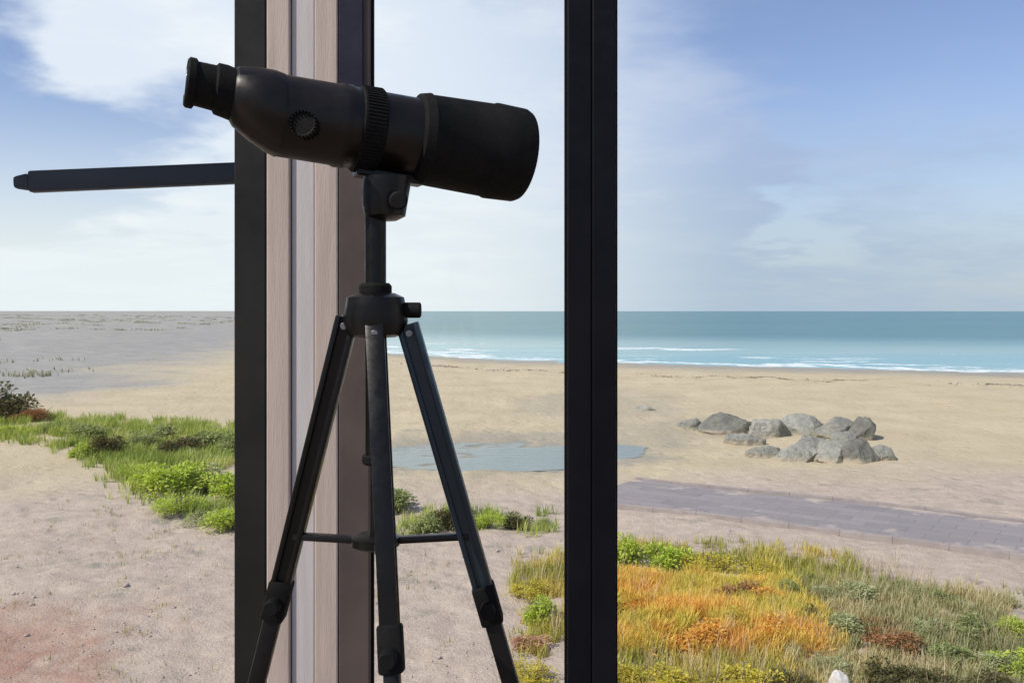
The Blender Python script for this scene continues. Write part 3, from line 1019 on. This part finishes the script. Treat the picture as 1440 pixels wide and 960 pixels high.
GL = 'green bushes along the left of the sandy ground'
GC = 'low green bushes behind the tripod'
GR = 'plants in the bed below the promenade'
plants = [
    # left band: (px, py of the foot, width, height, kind, shape, label)
    (6, 590, 3.4, 2.3, 'olive', 'bush', 'darkest olive bush at the far left edge of the view', GL),
    (46, 592, 2.07, 1.01, 'russet', 'fine', 'brownish low bush beside the darkest olive one at the left edge', GL),
    (22, 612, 1.9, .8, 'bright', 'fine', 'thin yellowish green bush in front of the darkest olive one', GL),
    (88, 606, 1.9, .75, 'dull', 'fine', 'grey-green bush at the upper left of the green band', GL),
    (124, 618, 1.9, 1.0, 'dull', 'bush', 'green bush behind the dark one in the narrow part of the left band', GL),
    (152, 640, 1.5, 1.15, 'olive', 'bush', 'dark green bush at the left foot of the green band', GL),
    (118, 642, 1.2, .7, 'bright', 'bush', 'small green bush, leftmost at the foot of the band', GL),
    (196, 628, 2.2, .9, 'dull', 'fine', 'pale soft-leaved bush at the back of the left band', GL),
    (190, 668, 1.3, .7, 'bright', 'fine', 'pale green low bush at the foot of the band, next to the bare sand', GL),
    (226, 622, 2.2, 1.0, 'dull', 'bush', 'mid green bush at the back, left of the darker green one', GL),
    (252, 640, 1.7, 1.0, 'olive', 'bush', 'dark green bush in the middle of the left band', GL),
    (292, 632, 2.2, 1.05, 'dull', 'bush', 'dull green bush at the back, close to the left window frame', GL),
    (328, 640, 1.9, 1.1, 'dull', 'bush', 'dull green bush partly hidden by the left window frame', GL),
    (222, 690, 1.9, 1.2, 'bright', 'bush', 'bright yellow-green bush low in the left band', GL),
    (258, 696, 1.9, 1.35, 'bright', 'bush', 'brightest lime green bush in the middle of the left band', GL),
    (296, 690, 1.5, 1.0, 'sage', 'bush', 'pale green bush between the lime green one and the window frame', GL),
    (330, 704, 1.9, 1.3, 'bright', 'bush', 'lime green bush right at the edge of the left window frame', GL),
    (250, 724, 1.6, .75, 'bright', 'fine', 'low light green bush in front of the brightest lime green one', GL),
    (290, 734, 1.2, .6, 'sage', 'fine', 'thin sage green bush at the lower foot of the left band', GL),
    (328, 742, 1.7, .85, 'bright', 'fine', 'light green bush at the lowest corner of the left band by the window frame', GL),
    # behind the tripod
    (560, 715, 1.3, .9, 'dull', 'bush', 'green bush seen between the middle and right tripod legs', GC),
    (602, 752, 1.0, .8, 'dull', 'bush', 'bush with green leaves close against the inner side of the right tripod leg', GC),
    (634, 740, 1.1, .85, 'olive', 'bush', 'dark green bush right behind the right tripod leg', GC),
    (686, 742, .9, .75, 'bright', 'fine', 'light green bush just right of the tripod', GC),
    (724, 742, .85, .55, 'olive', 'bush', 'small dark bush alone between the tripod and the right window post', GC),
    (762, 736, .8, .4, 'sage', 'fine', 'pale tuft at the left side of the right window post', GC),
    # bed at lower right
    (742, 838, .85, .5, 'yellow', 'fine', 'yellow-green plant just left of the right window post', GR),
    (764, 872, .80, .6, 'bright', 'bush', 'bright green plant touching the left side of the right window post', GR),
    (746, 912, .62, .4, 'rose', 'bush', 'pinkish plant just left of the right window post', GR),
    (748, 962, .80, .45, 'yellow', 'fine', 'yellow-green plant low at the bottom edge, left of the window post', GR),
    (880, 806, 1.3, 1.05, 'bright', 'bush', 'green bush at the top left of the bed, against the window post', GR),
    (936, 802, 1.3, .95, 'bright', 'bush', 'light green bush at the top of the bed, second from the window post', GR),
    (990, 808, 1.3, .75, 'yellow', 'fine', 'olive-yellow bush along the top edge of the bed', GR),
    (1060, 812, 1.0, .5, 'yellow', 'fine', 'small yellowish bush at the top right of the orange plants', GR),
    (884, 856, 0.98, 0.56, 'yellow', 'spiky', 'yellow spiky plant against the right side of the window post', GR),
    (926, 862, 1.00, 0.56, 'orange', 'spiky', 'orange spiky plant at the upper left of the orange patch', GR),
    (978, 858, 1.00, 0.52, 'yellow', 'spiky', 'golden spiky plant between two orange ones', GR),
    (1038, 852, 0.88, 0.56, 'russet', 'bush', 'brown-orange bush at the back of the orange patch', GR),
    (1074, 856, 0.79, 0.56, 'orange', 'bush', 'dark orange bush at the right back of the orange patch', GR),
    (906, 912, 0.98, 0.56, 'orange', 'spiky', 'orange spiky plant low by the window post', GR),
    (952, 908, 1.00, 0.60, 'orange', 'spiky', 'largest orange spiky plant in the middle of the patch', GR),
    (1000, 912, 0.88, 0.56, 'orange', 'bush', 'pale orange bush right of the largest orange spiky plant', GR),
    (1036, 900, .65, .52, 'yellow', 'bush', 'yellow-green bush between the orange ones', GR),
    (1086, 908, 0.85, 0.56, 'orange', 'bush', 'orange bush at the right side of the patch', GR),
    (1130, 924, 0.76, 0.47, 'orange', 'spiky', 'deep orange spiky plant at the lower right end of the patch', GR),
    (1138, 886, .46, .48, 'olive', 'bush', 'very dark green bush beside the orange patch', GR),
    (884, 966, .80, .5, 'yellow', 'fine', 'yellow-green plant at the bottom edge by the window post', GR),
    (940, 970, .90, .5, 'yellow', 'bush', 'yellow-green bush at the bottom edge under the orange spiky plants', GR),
    (1000, 972, .85, .5, 'yellow', 'fine', 'yellowish feathery plant at the bottom edge under the pale orange bush', GR),
    (1056, 974, .85, .55, 'yellow', 'bush', 'yellow-green bush at the bottom edge, right part of the yellow row', GR),
    (1110, 976, .75, .5, 'olive', 'fine', 'olive feathery plant ending the yellow row at the bottom edge', GR),
    (1110, 846, .75, .5, 'dull', 'bush', 'green bush right behind the orange patch', GR),
    (1152, 846, .72, .46, 'sage', 'fine', 'grey-green plant behind the very dark green bush', GR),
    (1204, 848, .85, .5, 'sage', 'bush', 'pale sage bush at the back of the bed', GR),
    (1262, 848, .9, .45, 'dull', 'fine', 'dull green plant under the promenade edge', GR),
    (1322, 846, .8, .36, 'dull', 'fine', 'flat dull green plant at the far right back of the bed', GR),
    (1186, 900, .85, .55, 'sage', 'bush', 'sage green bush between the dark green bush and the brown one', GR),
    (1240, 894, 0.79, 0.47, 'russet', 'fine', 'reddish brown plant at the top of the brown clump', GR),
    (1260, 922, 0.85, 0.52, 'russet', 'bush', 'brown leafy bush right of the sage ones', GR),
    (1310, 896, .85, .48, 'sage', 'fine', 'sage plant behind the brown bush', GR),
    (1366, 898, .85, .5, 'dull', 'bush', 'dull green bush near the right edge', GR),
    (1422, 896, .9, .55, 'bright', 'fine', 'lighter green plant cut by the right edge of the view', GR),
    (1178, 960, .8, .5, 'sage', 'fine', 'sage plant low at the bottom edge', GR),
    (1238, 972, .75, .58, 'olive', 'bush', 'dark olive bush at the bottom edge, below the brown bush', GR),
    (1292, 974, .75, .58, 'olive', 'bush', 'second dark olive bush at the bottom edge, right of the first', GR),
    (1330, 934, .8, .5, 'dull', 'bush', 'green bush in the lower right of the bed', GR),
    (1348, 978, .75, .5, 'olive', 'fine', 'dark feathery plant at the bottom edge near the right', GR),
    (1392, 940, .85, .5, 'sage', 'fine', 'pale feathery plant in the lower right corner', GR),
    (1400, 982, .8, .55, 'olive', 'bush', 'dark bush at the bottom edge in the right corner', GR),
    (1446, 948, .9, .55, 'bright', 'bush', 'yellowish green bush at the right edge of the bed', GR),
    (1500, 900, .9, .5, 'dull', 'bush', None, GR),
]
for i, p in enumerate(plants):
    if p[6]:
        plant(*p, seed=i + 1)

# ------------------------------------------------------------------ stuff: grass, pebbles


def grass(name, mat, n, sampler, hmin, hmax, wd, label, seed):
    rnd = random.Random(seed)
    vs, fs, vv = [], [], []
    tries = 0
    while n > 0 and tries < 400000:
        tries += 1
        p = sampler(rnd)
        if p is None:
            continue
        n -= 1
        x, y = p
        z = height(x, y) - .01
        tone = min(1, max(0, .5 + .9 * fbm(x + 5, y, .9, 2)))
        for _ in range(rnd.randint(4, 8)):
            a = rnd.uniform(0, 6.283)
            h = rnd.uniform(hmin, hmax)
            lean = rnd.uniform(.1, .8) * h
            dx, dy = math.cos(a), math.sin(a)
            bx_, by_ = x + rnd.gauss(0, .03), y + rnd.gauss(0, .03)
            w = wd * rnd.uniform(.6, 1.3)
            k0 = len(vs)
            vs += [(bx_ - dy * w, by_ + dx * w, z), (bx_ + dy * w, by_ - dx * w, z),
                   (bx_ + dx * lean * .4 + dy * w * .7, by_ + dy * lean * .4 - dx * w * .7, z + h * .6),
                   (bx_ + dx * lean * .4 - dy * w * .7, by_ + dy * lean * .4 + dx * w * .7, z + h * .6),
                   (bx_ + dx * lean, by_ + dy * lean, z + h)]
            fs += [(k0, k0 + 1, k0 + 2, k0 + 3), (k0 + 3, k0 + 2, k0 + 4)]
            vv += [min(1, max(0, tone + rnd.gauss(0, .2)))] * 5
    me = bpy.data.meshes.new(name)
    me.from_pydata(vs, [], fs)
    a = me.attributes.new('v', 'FLOAT', 'POINT')
    a.data.foreach_set('value', vv)
    o_ = link(name, me, mat)
    tag(o_, label, 'grass', kind='stuff')


def inside(px, py, poly):
    c = False
    for (x0, y0), (x1, y1) in zip(poly, poly[1:] + poly[:1]):
        if (y0 > py) != (y1 > py) and px < (x1 - x0) * (py - y0) / (y1 - y0) + x0:
            c = not c
    return c


def poly_sampler(poly, thr=-.2):
    gp = [ground_at(*q) for q in poly]
    gp = [(q.x, q.y) for q in gp]
    xs = [q[0] for q in gp]
    yy = [q[1] for q in gp]
    def s(rnd):
        x, y = rnd.uniform(min(xs), max(xs)), rnd.uniform(min(yy), max(yy))
        j = .35
        if inside(x + rnd.gauss(0, j), y + rnd.gauss(0, j), gp) and fbm(x, y, .8, 3) > thr:
            return x, y
        return None
    return s


LG = leaf_mat('grass_blade', (0.200, 0.281, 0.044), (0.325, 0.413, 0.081), (0.475, 0.500, 0.188))
YG = leaf_mat('bed_ground_cover', (0.276, 0.299, 0.052), (0.437, 0.414, 0.081), (0.575, 0.460, 0.138))
OG = leaf_mat('bed_orange_cover', (.58, .52, .09), (.74, .52, .12), (.76, .42, .09))
SG = leaf_mat('bed_sage_cover', (0.234, 0.260, 0.111), (0.364, 0.364, 0.182), (0.494, 0.429, 0.247))
grass('grass', LG, 7000, poly_sampler([(-60, 592), (60, 584), (340, 600), (420, 610), (420, 752), (330, 745), (240, 720), (170, 672), (100, 634), (-60, 606)], -.15), .12, .42, .010,
      'low green grass between the bushes on the left', 1)
grass('ground_cover', YG, 5600, poly_sampler([(720, 812), (850, 764), (1060, 778), (1200, 786), (1190, 830), (1130, 836), (1170, 1000), (720, 1000), (770, 900)], -.25), .06, .24, .007,
      'low yellow-green ground cover under the orange plants', 2)
grass('ground_cover', OG, 8500, poly_sampler([(845, 815), (1000, 806), (1095, 818), (1165, 880), (1160, 925), (845, 928)], -.3), .08, .30, .008,
      'low orange ground cover right of the dark window post', 6)
grass('ground_cover', SG, 6200, poly_sampler([(1110, 822), (1240, 832), (1460, 850), (1520, 1000), (1150, 1000)], -.45), .06, .24, .007,
      'low sage ground cover in the right part of the bed', 3)
grass('grass', LG, 500, poly_sampler([(570, 716), (760, 716), (790, 748), (570, 756)], 0), .08, .3, .008,
      'sparse grass around the small bushes behind the tripod', 4)
grass('grass', SG, 260, poly_sampler([(-40, 700), (720, 760), (720, 1000), (-40, 1000)], .18), .03, .12, .005,
      'scattered dry tufts on the bare pinkish ground', 5)

ST = leaf_mat('dry_stalk', (.34, .27, .15), (.46, .37, .21), (.52, .44, .28), .1)
grass('dry_stalks', ST, 420, poly_sampler([(720, 812), (850, 770), (1200, 790), (1460, 850), (1520, 1000), (720, 1000)], -.1), .22, .52, .0035,
      'thin straw-coloured dead stalks standing among the bed plants', 7)
DG = leaf_mat('dune_grass', (.27, .275, .21), (.35, .35, .27), (.42, .41, .32))
dg0 = poly_sampler([(-260, 450), (330, 450), (330, 458), (180, 478), (90, 510), (40, 548), (-120, 562), (-260, 520)], .0)
cl = []


def dunes(rnd):
    if len(cl) < 420:
        p = dg0(rnd)
        if p:
            cl.append((p, rnd.uniform(.4, 1.5)))
        return None
    (x, y), q = rnd.choice(cl)
    return x + rnd.gauss(0, q), y + rnd.gauss(0, q)


grass('dune_grass', DG, 9000, dunes, .15, .42, .03,
      'grey-green dune grass in patches over the pale dunes at the far left', 8)
WK = leaf_mat('dry_seaweed', (.06, .05, .035), (.10, .08, .05), (.15, .12, .08), .05)


def wrack(rnd):
    x = rnd.uniform(-30, 60)
    y = shore(x) - 20 + rnd.gauss(0, 1) * (.3 + abs(fbm(x, 5, .3))) + 2.5 * fbm(x, 0, .12, 5)
    return (x, y) if fbm(x, y, .25) > -.25 + rnd.random() * .3 else None


grass('seaweed', WK, 2600, wrack, .015, .05, .022, 'dark line of dry seaweed left on the sand by the tide', 9)

# pebbles on the bare foreground
peb_m = paint('pebble', (.42, .36, .32), (.27, .24, .22), .85, 1.3, bmp=.3)
rnd = random.Random(4)
bm = bmesh.new()
cnt = 0
while cnt < 800:
    px, py = rnd.uniform(-80, 1100), 740 + 260 * rnd.random()
    if px > 780 and py > 770:
        continue
    g = ground_at(px, py)
    if fbm(g.x, g.y, .7, 3) < -.1 and rnd.random() < .8:
        continue
    s = rnd.uniform(.006, .020) * (2.4 if rnd.random() < .05 else 1)
    mtx = Matrix.Translation((g.x, g.y, height(g.x, g.y) + s * .25)) @ Matrix.Rotation(rnd.uniform(0, 6), 4, 'Z') @ Matrix.Diagonal((s * rnd.uniform(.8, 1.6), s * rnd.uniform(.7, 1.1), s * rnd.uniform(.45, .8), 1))
    r_ = bmesh.ops.create_icosphere(bm, subdivisions=1, radius=1, matrix=mtx)
    for v in r_['verts']:
        v.co += Vector((rnd.gauss(0, 1), rnd.gauss(0, 1), rnd.gauss(0, 1))) * s * .1
    cnt += 1
tag(from_bm('pebbles', bm, peb_m, smooth=True), 'small pebbles strewn over the bare pinkish ground', 'pebbles', kind='stuff')
